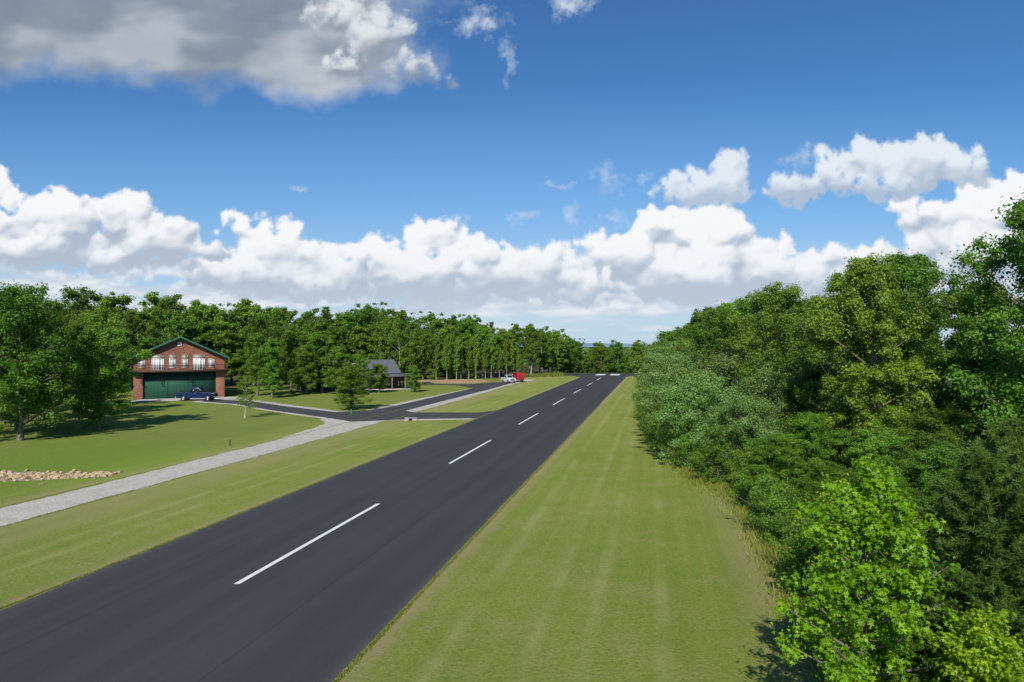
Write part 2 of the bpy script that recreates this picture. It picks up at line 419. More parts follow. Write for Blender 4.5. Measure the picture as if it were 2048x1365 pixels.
def build_pine(seed, h, cr, nneed, needle=0.11, width=0.016, mat=None, gap=0.33):
    r = np.random.default_rng(seed); ts = []
    zz = np.linspace(0, h, 8); tp = np.column_stack([np.cumsum(r.normal(0, .02, 8)), np.cumsum(r.normal(0, .02, 8)), zz])
    ts.append(tube(tp, 0.010*h*(1-zz/h*0.93)+0.006, 8))
    S = []; D = []
    z = 0.04*h
    while z < h*0.98:
        t = z/h
        for i in range(r.integers(5, 8)):
            az = r.uniform(0, 6.28); L = cr*(1-t)**0.7*r.uniform(.6, 1.1)+0.12
            k = np.linspace(0, 1, 6)[:, None]
            d = np.array([math.cos(az), math.sin(az), 0.15+0.75*t**1.5])
            path = np.array([0, 0, z+r.uniform(-.1, .1)])+d*L*k+np.array([0, 0, 1])*(0.25*L*k**2)
            path[:, 0] += np.interp(z, zz, tp[:, 0]); path[:, 1] += np.interp(z, zz, tp[:, 1])
            ts.append(tube(path, 0.014*(1-.8*k[:, 0])*(1-t*.5)+0.003, 4))
            segs = [(path[0], path[-1])]
            for j in range(int(5+L*9)):
                kk = r.uniform(.05, 1); q = np.array([np.interp(kk, k[:, 0], path[:, a]) for a in range(3)])
                sd = d+r.normal(0, .65, 3); sd[2] = abs(sd[2])*0.6+0.2; sd /= np.linalg.norm(sd)
                q1 = q+sd*L*0.33*r.uniform(.5, 1.1); ts.append(tube(np.stack([q, (q+q1)/2, q1]), [.005, .004, .003], 3))
                segs.append((q, q1))
            for a, b in segs:
                m = max(4, int(np.linalg.norm(b-a)/0.03)); u = r.uniform(0, 1, m)[:, None]
                S.append(a+(b-a)*u); dd = (b-a)/np.linalg.norm(b-a); D.append(np.repeat(dd[None], m, 0))
        z += gap*r.uniform(.8, 1.2)*(1-0.3*t)
    S = np.concatenate(S); D = np.concatenate(D)
    rep = max(1, nneed//len(S)); S = np.repeat(S, rep, 0); D = np.repeat(D, rep, 0); n = len(S)
    dirn = D*0.75+r.normal(0, .5, (n, 3)); dirn /= np.linalg.norm(dirn, axis=1)[:, None]
    side = np.cross(dirn, r.normal(size=(n, 3))); side /= np.linalg.norm(side, axis=1)[:, None]
    L = needle*r.uniform(.6, 1.2, n)[:, None]
    V = np.stack([S-side*width/2, S+side*width/2, S+dirn*L+side*width*.2, S+dirn*L-side*width*.2], 1).reshape(-1, 3)
    tv, tf = join_tubes(ts)
    tint = np.clip(r.normal(.45, .22, n), 0, 1)
    return (np_mesh('trunk', tv, [tf], [M_BARK], smooth=True), np_mesh('crown', V, [np.arange(4*n).reshape(-1, 4)], [mat or M_PINE], tint=tint), h)

COUNT = {}
def plant(name, proto, x, y, h, label, cat='tree', group=None, widen=1.0, z=None, rot=None):
    tr, cr, ph = proto
    s = h/ph
    e = obj(name, None, None, (x, y, tz(x, y) if z is None else z), (0, 0, random.uniform(0, 6.28) if rot is None else rot), (s*widen, s*widen, s))
    e.empty_display_size = 0.5
    tag(e, label, cat, group)
    for nm, me in (('trunk' if cat == 'tree' else 'stem', tr), ('crown' if cat == 'tree' else 'foliage', cr)):
        obj(nm, me, e)
    COUNT[name] = COUNT.get(name, 0)+1
    return e

FAR = [build_tree(100+i, 17, [4.1, 3.4, 4.5, 3.8, 4.0][i], [.16, .30, .14, .24, .12][i], 18000, 0.37, [M_LEAF, M_LEAF2, M_LEAF, M_LEAF2, M_LEAF2][i], M_BARKL if i in (1, 3) else M_BARK, limbs=26, sub=5, clump=.095, prof=.6) for i in range(5)]
MID = [build_tree(200+i, 14, [3.6, 4.0, 3.3][i], [.12, .16, .2][i], 38000, 0.24, [M_LEAF2, M_LEAF, M_LEAF][i], M_BARK, limbs=28, sub=6, clump=.085, prof=.75) for i in range(3)]
NEAR = [build_tree(300+i, 15, [4.0, 3.2, 4.2, 3.5][i], [.10, .16, .1, .12][i], 90000, 0.15, [M_LEAF, M_LEAF2, M_LEAF, M_LEAF2][i], M_BARK, limbs=34, sub=7, clump=0.078, prof=.95) for i in range(4)]
LAWN = [build_tree(400+i, 12, [4.3, 3.5][i], [.10, .10][i], 48000, 0.19, M_LEAF2 if i else M_LEAF, M_BARK, limbs=32, sub=6, clump=0.08, prof=.6) for i in range(2)]
SILV = [build_tree(500+i, 8, [4.2, 3.8][i], .03, 66000, 0.14, M_SILV, M_BARK, limbs=38, sub=6, clump=0.08, asp=.55, prof=.55) for i in range(2)]
BUSH = [build_tree(600+i, 3, 1.7, .02, 10000, 0.12, [M_LEAF, M_LEAF2, M_YEL][i], M_BARK, limbs=18, sub=4, clump=.14, prof=.4) for i in range(3)]
GUM = build_tree(700, 6.6, 1.45, .04, 21000, 0.125, M_GUM, M_BARK, limbs=50, sub=5, clump=.105, star=True, prof=.9)
YEL = build_tree(701, 4.5, 1.5, .05, 12000, 0.10, M_YEL, M_BARK, limbs=28, sub=4, clump=.12, prof=.7)
PINE = build_pine(800, 7.0, 2.2, 380000, .12, .014, gap=.23)
FPINE = build_pine(801, 17, 2.6, 26000, .45, .09, gap=.9)
SAP = build_tree(702, 5.5, 1.6, .25, 2600, .16, M_LEAF2, M_BARKL, limbs=16, sub=3, clump=.12)

GL = 'trees of the woodland edge beyond the lawn'
def jit(s): return random.uniform(-s, s)
ax, ay = -128, 106; bx, by = 2, 210
L = math.hypot(bx-ax, by-ay); dx, dy = (bx-ax)/L, (by-ay)/L
for row, (off, hh) in enumerate(((0, 14.0), (5.5, 16.6), (11, 18.6), (18, 20))):
    u = random.uniform(0, 4)
    while u < L:
        x = ax+dx*u-dy*off+jit(1.6); y = ay+dy*u+dx*off+jit(1.6)
        hgt = hh*random.uniform(.78, 1.12)*(1.0 if u < L*.75 else .94)
        cx, cy = x-HX, y-HY; lx = cx*math.cos(TH)+cy*math.sin(TH); ly = -cx*math.sin(TH)+cy*math.cos(TH)
        if not (-11 < lx < 11 and -5 < ly < 25) and y > 100:
            if random.random() < .05: plant('pine_tree', FPINE, x, y, hgt*.98, 'tall dark pine standing in the green woodland', group=GL, widen=1.3)
            else: plant('oak_tree', random.choice(FAR), x, y, hgt, 'tall leafy green oak at the edge of the woodland', group=GL, widen=random.uniform(1.0, 1.3))
        u += random.uniform(4.6, 6.4)
for x, y, h in ((6, 216, 15.5), (1, 222, 16.5), (10, 226, 15), (6, 232, 16), (14, 238, 15), (10, 246, 16), (17, 250, 15.5), (14, 260, 17), (22, 264, 15), (19, 275, 17), (27, 282, 16), (24, 294, 17)):
    plant('oak_tree', random.choice(FAR), x, y, h, 'leafy green oak where the woodland meets the runway end', group=GL)
for k in range(40):
    y = 258+k*2.4; t = random.uniform(.075, .245)
    plant('maple_tree', random.choice(FAR), t*y, y, random.uniform(11.0, 15.8), 'green tree in the dip beyond the runway end', group='trees below the runway end', widen=1.1)
def e_off(y): return float(np.interp(y, [0, 20, 30, 39, 48, 62, 90, 205, 240], [5.4, 5.4, 5.4, 5.0, 2.4, .6, -1.2, 0.4, 2]))
GR = 'trees of the woodland beside the grass strip'
for row, (off, hh) in enumerate(((3.8, 9.8), (8.5, 12.2), (13.5, 14.2), (19, 15.2))):
    y = 37+row*1.5 if row < 3 else 34
    while y < 238:
        x = SL*y+e_off(y)+off+jit(1.2); yy = y+jit(1.2)
        if x/yy < .86:
            if not (yy < 66 and row == 0):
                P = NEAR if yy < 80 else (MID if yy < 135 else FAR)
                hf = random.uniform(.76, 1.18)*(.84 if (.60 < x/yy < .70) else 1)
                plant('oak_tree' if random.random() < .5 else 'maple_tree', random.choice(P), x, yy, hh*hf, 'dense leafy green tree in the woodland by the grass strip', group=GR, widen=1.05)
        y += random.uniform(4.6, 6.4)*(1 if yy < 110 else 1.15)
plant('oak_tree', NEAR[0], 25.0, 31.5, 16.0, 'tall spreading oak rising over the thicket', group=GR)
plant('oak_tree', NEAR[1], 20.6, 39, 14.9, 'tall narrow oak with thin top branches', group=GR, widen=.95)
for x, y, h in ((14.6, 60, 7.0), (16.8, 69, 7.6), (14.0, 52, 6.0), (18.5, 58, 7.8), (19.5, 79, 8.2), (15.6, 45.5, 5.2), (19.4, 49, 6.8), (22, 91, 8.6)):
    plant('olive_tree', random.choice(SILV), x, y, h, 'silvery green bushy tree leaning over the mown grass', group='silvery bushy trees at the grass edge', widen=1.08)
for x, y, h, P in ((14, 37, 4.2, NEAR[0]), (16.5, 38, 5.6, NEAR[1]), (14.4, 31.5, 3.8, NEAR[2]), (17, 32, 5.4, NEAR[3]), (20.5, 33.5, 6.0, NEAR[2]), (14.6, 26.5, 4.2, NEAR[1]), (17.4, 27, 5.2, NEAR[0]), (13.4, 22.5, 3.6, NEAR[3]), (15.7, 22, 4.8, NEAR[1])):
    plant('maple_tree', P, x, y, h, 'low leafy young tree in the thicket edge', group='young trees in the thicket', widen=1.5)
plant('sweetgum_tree', GUM, 7.6, 14.6, 6.5, 'bright green sweetgum with star shaped leaves', rot=1.0)
plant('sweetgum_tree', GUM, 8.7, 12.4, 4.2, 'small sweetgum sapling below the bright one', rot=3.0, widen=1.1)
plant('young_maple', YEL, 10.2, 20.5, 4.9, 'yellow green young maple in the thicket')
plant('young_maple', YEL, 9.0, 17.6, 4.2, 'yellow green young maple in the thicket')
plant('young_maple', YEL, 10.0, 12.2, 2.8, 'yellowing young tree beside the pine')
plant('pine_tree', PINE, 10.5, 15.0, 6.7, 'young pine with upswept feathery branches', widen=1.15)
plant('pine_tree', PINE, 13.6, 18.6, 6.9, 'young pine with upswept feathery branches')
for k in range(60):
    y = 14+(k/60)**1.5*190; x = SL*y+e_off(y)+random.uniform(.2, 1.8)
    plant('shrub', random.choice(BUSH[:2]+BUSH if y < 40 else BUSH[:2]), x, y, random.uniform(1.2, 2.6)*(1 if y < 50 else 1.4), 'low leafy shrub along the mown grass edge', cat='shrub', group='shrubs along the woodland edge', widen=1.1)
for k in range(26):
    u = k/26*L; x = ax+dx*u+dy*2+jit(1.5); y = ay+dy*u-dx*2+jit(1.5)
    cx, cy = x-HX, y-HY; lx = cx*math.cos(TH)+cy*math.sin(TH)
    if abs(lx) > 11 and k % 4: plant('shrub', BUSH[k % 2], x, y, random.uniform(2, 3.4), 'leafy shrub under the woodland edge', cat='shrub', group='shrubs under the woodland', widen=1.4)
GT = 'shade trees on the lawn'
for x, y, h, P, w in ((-47.5, 66, 13.9, LAWN[0], 1.05), (-45.3, 75, 11.4, LAWN[1], 1.15), (-53.5, 74, 12.8, LAWN[1], 1.1), (-59, 83, 14.0, LAWN[0], 1.0), (-64, 97, 13, LAWN[1], 1.2), (-72, 95, 15, LAWN[0], 1.0), (-52.5, 68.5, 11.5, LAWN[0], 1.0), (-76, 108, 14.5, LAWN[1], 1.2), (-56, 89, 12.5, LAWN[1], 1.1), (-47.0, 126, 11.5, MID[2], 1.1), (-42.5, 121, 10.5, MID[0], .9), (-43, 133, 13, MID[1], 1.1), (-37.3, 134, 12, MID[2], 1.2), (-33.5, 131, 9.2, MID[0], 1.35), (-30.2, 133.0, 7.6, MID[0], 1.35), (-26.4, 135.5, 5.6, MID[1], 1.5), (-30, 160, 15.5, FAR[1], .8), (-25.5, 156, 16, FAR[3], .75), (-52, 140, 15, MID[1], .9), (-39.5, 131, 9.5, MID[0], 1.1)):
    plant('oak_tree', P, x, y, h, 'leafy green shade tree standing on the lawn', group=GT, widen=w)
plant('maple_tree', LAWN[1], -23.0, 98.0, 6.2, 'small round maple on the grass by the drive', widen=1.6)
plant('maple_tree', LAWN[1], -19.6, 137, 4.8, 'small round maple in front of the grey house', widen=1.3)
plant('sapling_tree', SAP, -33.8, 86.5, 5.4, 'thin young sapling on the lawn')
for k in range(12):
    x = -20+k*2.0+jit(.7); y = 186+k*1.7+jit(1)
    plant('birch_tree', FAR[1], x, y, random.uniform(9, 13), 'slender tree with a pale bare trunk', group='slender pale trunks at the woodland edge', widen=.5)

r = np.random.default_rng(44); n = 52000
yy = 345*np.exp(r.uniform(0, 2.6, n)); t = r.uniform(-.12, .42, n); xx = t*yy
cell = np.maximum(7, yy*0.012)
cx = np.round(xx/cell)*cell; cy = np.round(yy/cell)*cell
hsh = np.abs(np.sin(cx*12.9898+cy*78.233)*43758.5453) % 1
dd = ((xx-cx)**2+(yy-cy)**2)/(cell*.6)**2
top = -8+14.5+hsh*2.8-np.clip(dd, 0, 1)*4
zz = top-r.uniform(0, 1, n)**2*6
P = np.stack([xx, yy, zz], 1); Nn = np.stack([(xx-cx)/cell*2, (yy-cy)/cell*2-.4, np.full(n, .7)], 1)+r.normal(0, .35, (n, 3))
LV, LF = leaf_quads(P, Nn, 1.1+yy*0.0030*r.uniform(.7, 1.3, n), .8, r)
fo = obj('distant_forest', np_mesh('distant_forest', LV, [LF], [M_FAR], tint=np.clip(hsh*.5+r.normal(.2, .12, n), 0, 1)))
tag(fo, 'continuous green forest canopy stretching to the hills', 'forest', kind='stuff')

# ------------------------------------------------------------------ hangar house
def siding(name, col, col2, pitch=0.2, vertical=False, groove=.75):
    m, N, b = new_mat(name)
    tc = N.n('ShaderNodeTexCoord').outputs['Object']
    sp = N.n('ShaderNodeSeparateXYZ'); N.put(sp.inputs[0], tc)
    co = N.m('ADD', sp.outputs[0], sp.outputs[1]) if vertical else sp.outputs[2]
    fr = N.m('FRACT', N.m('DIVIDE', co, pitch)); row = N.m('FLOOR', N.m('DIVIDE', co, pitch))
    cb = N.n('ShaderNodeCombineXYZ'); N.put(cb.inputs[0], N.m('MULTIPLY', sp.outputs[0], .5)); N.put(cb.inputs[1], N.m('MULTIPLY', sp.outputs[1], .5)); N.put(cb.inputs[2], N.m('MULTIPLY', row, 7.7))
    nn = N.noise(cb.outputs[0], 1.3, 4, .7)
    c = N.mix(N.ramp(nn, .3, .7), col, col2)
    c = N.mix(N.ramp(fr, 0.14, 0.0, 0, groove, False), c, tuple(v*.3 for v in col))
    N.t.links.new(c, b.inputs['Base Color']); b.inputs['Roughness'].default_value = .75
    bump(N, b, fr, .5, .03)
    return m
M_WOOD = siding('stained_log_siding', (0.19, 0.062, 0.038), (0.32, 0.13, 0.08), .24)
M_BRICK = siding('brick_column', (0.25, 0.095, 0.055), (0.36, 0.16, 0.10), .1)
M_GREEN = siding('green_metal_door', (0.011, 0.080, 0.050), (0.015, 0.094, 0.060), .6, True, .3)
M_GROOF = siding('green_metal_roof', (0.014, 0.085, 0.05), (0.02, 0.10, 0.06), .45, True)
M_WHITE = simple('white_trim', (0.75, 0.75, 0.73), .5, var=.05)
M_TAN = simple('tan_trim', (0.5, 0.42, 0.3), .6, var=.08)
M_DARK = simple('dark_metal', (0.02, 0.02, 0.022), .5, var=.1)
M_RAIL = simple('brown_timber_rail', (0.085, 0.042, 0.028), .7, var=.2)
M_GLASS = simple('window_glass', (0.07, 0.085, 0.095), .08, var=.2, spec=.8)
M_BLIND = simple('window_with_blind', (0.42, 0.44, 0.44), .25, var=.2, scale=2)
H = tag(obj('hangar_house', None, None, (HX, HY, 0), (0, 0, TH)), 'red brown wooden hangar house with green roof and door', 'hangar')
W, D, EV, PK = 7.2, 19.0, 7.35, 10.75
gz0 = 4.85
prism('wall', [(-W, gz0), (W, gz0), (W, EV), (0, PK-.1), (-W, EV)], 0, .25, M_WOOD, H)
boxes('wall', [((-W+.13, D/2+.13, EV/2), (.25, D-.26, EV)), ((W-.13, D/2+.13, EV/2), (.25, D-.26, EV))], M_WOOD, H)
prism('rear_wall', [(-W, 0), (W, 0), (W, EV), (0, PK-.1), (-W, EV)], D+.01, D+.25, M_WOOD, H)
for sx in (-1, 1):
    box('brick_pillar', (sx*(W-.72), .0, gz0/2-.002), (1.44, .5, gz0-.004), M_BRICK, H, .01)
def gable_roof(name, W, y0, y1, PK, EV, over, th, mat, parent):
    xe = W+over; ze = PK-(PK-EV)/W*xe
    return prism(name, [(-xe, ze), (0, PK), (xe, ze), (xe, ze+th), (0, PK+th), (-xe, ze+th)], y0, y1, mat, parent)
roof = gable_roof('roof', W, -.9, D+.7, PK+.05, EV+.05, .75, .16, M_GROOF, H)
xe = W+.77; ze = PK+.05-(PK-EV)/W*xe
prism('fascia_board', [(-xe, ze-.18), (0, PK-.13), (xe, ze-.18), (xe, ze+.15), (0, PK+.2), (-xe, ze+.15)], -.96, -.905, simple('green_trim', (.018, .12, .072), .55), roof)
hd = box('hangar_door', (0, .22, gz0/2), (11.5, .12, gz0-.1), M_GREEN, H)
boxes('door_beam', [((0, -.1, z-gz0/2), (11.5, .05, .06)) for z in (.12, 3.1, 4.6)]+[((x, -.10, 0), (.05, .04, 4.6)) for x in (-5.6, -2.0, 2.0, 5.6)], simple('green_frame', (.008, .055, .034), .5), hd)
bal = boxes('balcony', [((0, -.7, gz0+.12), (2*W+.9, 1.35, .2)), ((0, -1.36, gz0+.02), (2*W+.9, .1, .4))], M_RAIL, H)
boxes('balcony_railing', [((0, -1.33, gz0+1.0), (2*W+.9, .08, .08)), ((0, -1.33, gz0+.75), (2*W+.9, .03, .03)), ((0, -1.33, gz0+.5), (2*W+.9, .03, .03))]+[((x, -1.33, gz0+.6), (.09, .09, .8)) for x in np.linspace(-W-.35, W+.35, 9)], M_RAIL, bal)
boxes('balcony_bracket', [((x, -.5, gz0-1.1), (.07, .07, 2.0)) for x in (-6.0, -3.3, -3.0, 1.6, 1.9, 4.8)]+[((x+.15, -.5, gz0-2.1), (.4, .05, .07)) for x in (-6.0, -3.2, 1.7, 4.8)], M_DARK, bal)
def window(x, z0, z1, w, parent, frame, glass, name='window', y=-.02, muntin=True):
    wd = obj(name, boxes_mesh(name, [((0, 0, 0), (w, .05, z1-z0))], glass), parent, (x, y-.012, (z0+z1)/2))
    hh = (z1-z0)/2; hw = w/2
    L = [((0, -.03, hh+.05), (w+.2, .1, .1)), ((0, -.03, -hh-.05), (w+.2, .1, .1)), ((-hw-.05, -.03, 0), (.1, .1, 2*hh)), ((hw+.05, -.03, 0), (.1, .1, 2*hh))]
    if muntin: L.append(((0, -.035, 0), (w, .05, .05)))
    boxes('frame', L, frame, wd)
    return wd
window(-5.95, 5.5, 6.9, .85, H, M_TAN, M_BLIND)
window(-1.25, 5.5, 6.9, .8, H, M_WHITE, M_BLIND)
window(.75, 5.5, 6.9, .8, H, M_TAN, M_BLIND)
window(5.0, 5.5, 6.9, .85, H, M_TAN, M_BLIND)
for x in (-3.5, 3.0):
    d = window(x, 5.08, 6.95, 1.7, H, M_WHITE, M_BLIND, 'balcony_door', muntin=False)
    boxes('door_stile', [((sx, -.035, 0), (.22, .06, 1.87)) for sx in (-.62, -.13, .13, .62)], M_WHITE, d)
for x, w in ((-3.5, 1.6), (-1.25, .8), (.75, .8), (3.0, 1.6), (-5.4, .9)):
    window(x, 7.25, 7.55, w, H, M_TAN, M_BLIND, 'transom_window', muntin=False)
window(-.1, 9.3, 9.85, .5, H, M_WHITE, M_WHITE, 'gable_vent', muntin=False)
boxes('gutter', [((sx*(W+.82), D/2, EV-.42), (.14, D+1.4, .14)) for sx in (-1, 1)], simple('gutter_green', (.015, .10, .06), .4), roof)

# ------------------------------------------------------------------ grey house with porch
M_GREY = siding('grey_board_siding', (0.050, 0.050, 0.054), (0.072, 0.072, 0.076), .35, True)
M_GRROOF = siding('grey_metal_roof', (0.095, 0.10, 0.11), (0.13, 0.135, 0.145), .4, True)
M_OSB = simple('bare_osb_board', (0.42, 0.17, 0.06), .8, var=.3, scale=4)
A2 = R(28)
G = tag(obj('porch_house', None, None, (-35.2, 147.6, 0), (0, 0, A2)), 'long dark grey house with metal roof and posted porch', 'house')
prism('wall', [(-10.5, 0), (9.5, 0), (9.5, 3.7), (-10.5, 3.7)], -4.5, 4.5, M_GREY, G)
def gable_x(name, x0, x1, yh, z0, z1, over, th, mat, parent, yc=0):
    ye = yh+over; ze = z1-(z1-z0)/yh*ye
    pts = [(-ye, ze), (0, z1), (ye, ze), (ye, ze+th), (0, z1+th), (-ye, ze+th)]
    V = [(x0, yc+y, z) for y, z in pts]+[(x1, yc+y, z) for y, z in pts]
    me = bpy.data.meshes.new(name); F = [(0, 1, 4, 5), (1, 2, 3, 4), (6, 11, 10, 7), (7, 10, 9, 8)]+[(i, (i+1) % 6, 6+(i+1) % 6, 6+i) for i in range(6)]
    me.from_pydata(V, [], F); me.materials.append(mat); me.update(); return obj(name, me, parent)
r2 = gable_x('roof', -11, 10, 4.5, 3.7, 6.1, .6, .15, M_GRROOF, G)
me = bpy.data.meshes.new('gable_wall'); me.from_pydata([(9.49, -4.5, 3.7), (9.49, 4.5, 3.7), (9.49, 0, 6.08), (-10.49, -4.5, 3.7), (-10.49, 4.5, 3.7), (-10.49, 0, 6.08)], [], [(0, 1, 2), (4, 3, 5)]); me.materials.append(M_GREY); obj('gable_wall', me, G)
dm = prism('dormer', [(-6, 4.1), (1.5, 4.1), (1.5, 5.9), (-6, 5.9)], -3.4, -.5, M_OSB, G)
boxes('dormer_roof', [((-2.2, -2.0, 6.0), (8.3, 3.7, .14))], M_GRROOF, dm)
for x in (-4.8, -2.2, .3): window(x, 4.7, 5.5, .9, G, M_WHITE, M_GLASS, y=-3.42)
for x in (-8.5, -5.5, -2.0): window(x, 1.1, 2.6, 1.3, G, M_WHITE, M_GLASS, y=-4.52)
CF = np.array([[0, 1, 2, 3], [7, 6, 5, 4], [0, 4, 5, 1], [1, 5, 6, 2], [2, 6, 7, 3], [3, 7, 4, 0]])
obj('porch_roof', np_mesh('porch_roof', np.array([(1, -4.55, 3.4), (12.6, -4.55, 3.4), (12.6, -8.0, 2.75), (1, -8.0, 2.75), (1, -4.55, 3.54), (12.6, -4.55, 3.54), (12.6, -8.0, 2.89), (1, -8.0, 2.89)], float), [CF], [M_GRROOF]), G)
obj('porch_roof', np_mesh('porch_roof', np.array([(9.55, -4.54, 3.4), (9.55, 5.2, 3.4), (12.6, 5.2, 2.75), (12.6, -4.54, 2.75), (9.55, -4.54, 3.54), (9.55, 5.2, 3.54), (12.6, 5.2, 2.89), (12.6, -4.54, 2.89)], float), [CF[:, ::-1]], [M_GRROOF]), G)
M_POST = simple('timber_post', (0.30, 0.17, 0.09), .7)
for x in (1.3, 4.2, 7.1, 10, 12.4): box('porch_post', (x, -7.8, 1.45), (.18, .18, 2.65), M_POST, G, .01)
for y in (-3.8, 0.5, 4.9): box('porch_post', (12.4, y, 1.45), (.18, .18, 2.65), M_POST, G, .01)
box('porch_floor', (7, -6.3, .07), (11.6, 3.5, .13), M_CONC, G)
box('front_door', (4.6, -4.53, 1.15), (1.0, .08, 2.1), simple('red_door', (.25, .04, .03), .5), G)
for x in (2.4, 7.2): window(x, 1.0, 2.4, 1.3, G, M_WHITE, M_GLASS, y=-4.52)
boxes('chimney', [((-7, 1.0, 6.0), (.8, .8, 1.4)), ((-7, 1.0, 6.76), (.95, .95, .1))], M_BRICK, r2)

# ------------------------------------------------------------------ vehicles
M_TYRE = simple('tyre_rubber', (.018, .018, .018), .85)
M_RIM = simple('alloy_rim', (.5, .5, .52), .3, metal=.9)
M_CHROME = simple('chrome', (.6, .6, .62), .2, metal=1)
M_AUTO = simple('tinted_glass', (.012, .014, .017), .06, spec=.8)
M_HEAD = simple('headlight_lens', (.7, .72, .75), .1)
M_TAIL = simple('taillight_lens', (.35, .01, .01), .2)
def cyl_mesh(name, prof, mat, seg=28):
    th = np.linspace(0, 2*np.pi, seg, endpoint=False); V = []
    for rr, y in prof: V.append(np.stack([rr*np.cos(th), np.full(seg, y), rr*np.sin(th)], 1))
    V = np.concatenate(V); F = []
    for i in range(len(prof)-1):
        for j in range(seg): F.append([i*seg+j, i*seg+(j+1) % seg, (i+1)*seg+(j+1) % seg, (i+1)*seg+j])
    return np_mesh(name, V, [np.array(F)], [mat], smooth=True)
TYRE = cyl_mesh('tyre', [(.24, -.12), (.37, -.13), (.41, -.09), (.41, .09), (.37, .13), (.24, .12)], M_TYRE)
RIM = cyl_mesh('rim', [(.001, -.06), (.08, -.07), (.09, -.03), (.20, -.05), (.22, -.115), (.255, -.12), (.255, .12), (.22, .1), (.001, .05)], M_RIM)
def wheel(x, y, z, parent, s=1.0, side=1):
    w = obj('wheel', None, parent, (x, y, z), (0, 0, 0 if side < 0 else math.pi), (s, s, s))
    obj('tyre', TYRE, w); obj('rim', RIM, w)
def arch(cx, r0, cz, a0, a1, n=9):
    return [(cx+r0*math.cos(R(a)), cz+r0*math.sin(R(a))) for a in np.linspace(a0, a1, n)]
def pickup(x, y, rot, paint, label, sc=1.0):
    T = tag(obj('pickup_truck', None, None, (x, y, 0.016), (0, 0, rot), (sc, sc, sc*1.08)), label, 'truck')
    prof = [(-2.92, .55), (-2.95, 1.28), (-.82, 1.28), (-.82, 1.26), (1.12, 1.26), (1.35, 1.24), (2.45, 1.16), (2.8, 1.08), (2.93, .95), (2.95, .5), (2.5, .42)]
    prof += arch(1.98, .52, .42, 0, 180)+[(1.4, .38), (-1.2, .38)]+arch(-1.78, .52, .42, 0, 180)+[(-2.3, .5)]
    body = prism('body', prof, -.97, .97, paint, T, .05)
    V = np.array([(-.85, -.93, 1.262), (1.3, -.93, 1.262), (1.3, .93, 1.262), (-.85, .93, 1.262), (-.72, -.76, 1.92), (.5, -.76, 1.92), (.5, .76, 1.92), (-.72, .76, 1.92)], float)
    cab = obj('cab', np_mesh('cab', V, [CUBE_F], [paint]), T); bev(cab, .07, 3)
    def pane(name, pts, parent, mat=M_AUTO):
        P = np.array(pts, float); n = np.cross(P[1]-P[0], P[2]-P[0]); n /= np.linalg.norm(n)
        Q = np.concatenate([P+n*.012, P-n*.01]); return obj(name, np_mesh(name, Q, [CF], [mat]), parent)
    def sidep(s, u0, u1, v0=.14, v1=.86):
        a, b, c, d = (0, 1, 5, 4) if s < 0 else (3, 2, 6, 7)
        def P(u, v): bt = V[a]+(V[b]-V[a])*u; tp = V[d]+(V[c]-V[d])*u; return bt+(tp-bt)*v
        L = [P(u0, v0), P(u1, v0), P(u1, v1), P(u0, v1)]
        return L if s < 0 else L[::-1]
    for s in (-1, 1):
        pane('side_window', sidep(s, .08, .46), cab); pane('side_window', sidep(s, .51, .93), cab)
        box('door_handle', (.05, s*.985, 1.08), (.2, .03, .05), M_CHROME, body)
        box('door_handle', (-.75, s*.985, 1.08), (.2, .03, .05), M_CHROME, body)
        box('mirror', (1.1, s*1.06, 1.42), (.12, .22, .2), M_DARK, cab, .03)
        box('headlight', (2.83, s*.78, .92), (.2, .34, .2), M_HEAD, T, .03)
        box('taillight', (-2.94, s*.86, 1.0), (.06, .17, .4), M_TAIL, T, .02)
        boxes('door_seam', [((xx, s*.972, .85), (.015, .01, .8)) for xx in (1.15, .22, -.8)], M_DARK, body)
        for wx in (1.98, -1.78): wheel(wx, s*.86, .42, T, 1.0, s)
    def quad(a, b, c, d, u0=.07, u1=.93, v0=.1, v1=.9):
        def P(u, v): bt = V[a]+(V[b]-V[a])*u; tp = V[d]+(V[c]-V[d])*u; return bt+(tp-bt)*v
        return [P(u0, v0), P(u1, v0), P(u1, v1), P(u0, v1)]
    pane('windshield', quad(1, 2, 6, 5), cab); pane('rear_window', quad(3, 0, 4, 7, .12, .88, .2, .85), cab)
    box('bumper', (2.98, 0, .56), (.18, 1.86, .24), M_CHROME, T, .05); box('bumper', (-3.0, 0, .56), (.18, 1.8, .2), M_CHROME, T, .04)
    box('grille', (2.93, 0, .9), (.08, 1.15, .32), M_DARK, T, .02)
    box('truck_bed_shade', (-1.88, 0, 1.27), (1.95, 1.66, .04), M_DARK, T)  # dark sheet stands in for the shaded hollow of the open bed
    return T
pickup(-53.2, 115.4, R(4), simple('navy_paint', (.006, .018, .075), .25, coat=.5, var=.05), 'dark blue crew cab pickup parked outside the hangar', 1.06)
pickup(-.9, 172.5, R(-68), simple('white_paint', (.7, .7, .7), .3, coat=.5, var=.03), 'white pickup parked on gravel beside red trailer', .95)
T = tag(obj('cargo_trailer', None, None, (1.6, 178.5, 0.006), (0, 0, R(-76)), (.92, .92, .95)), 'red enclosed cargo trailer standing behind the white pickup', 'trailer')
M_RED = simple('red_panels', (.36, .012, .02), .35, coat=.4, var=.05)
tb = prism('box_body', [(-2.6, .5), (2.3, .5), (2.9, .85), (2.9, 2.0), (2.5, 2.45), (-2.6, 2.45)], -1.1, 1.1, M_RED, T, .05)
boxes('corner_trim', [((-2.6, s*1.1, 1.47), (.08, .06, 1.9)) for s in (-1, 1)]+[((0, s*1.11, .56), (4.9, .04, .1)) for s in (-1, 1)], M_CHROME, T)
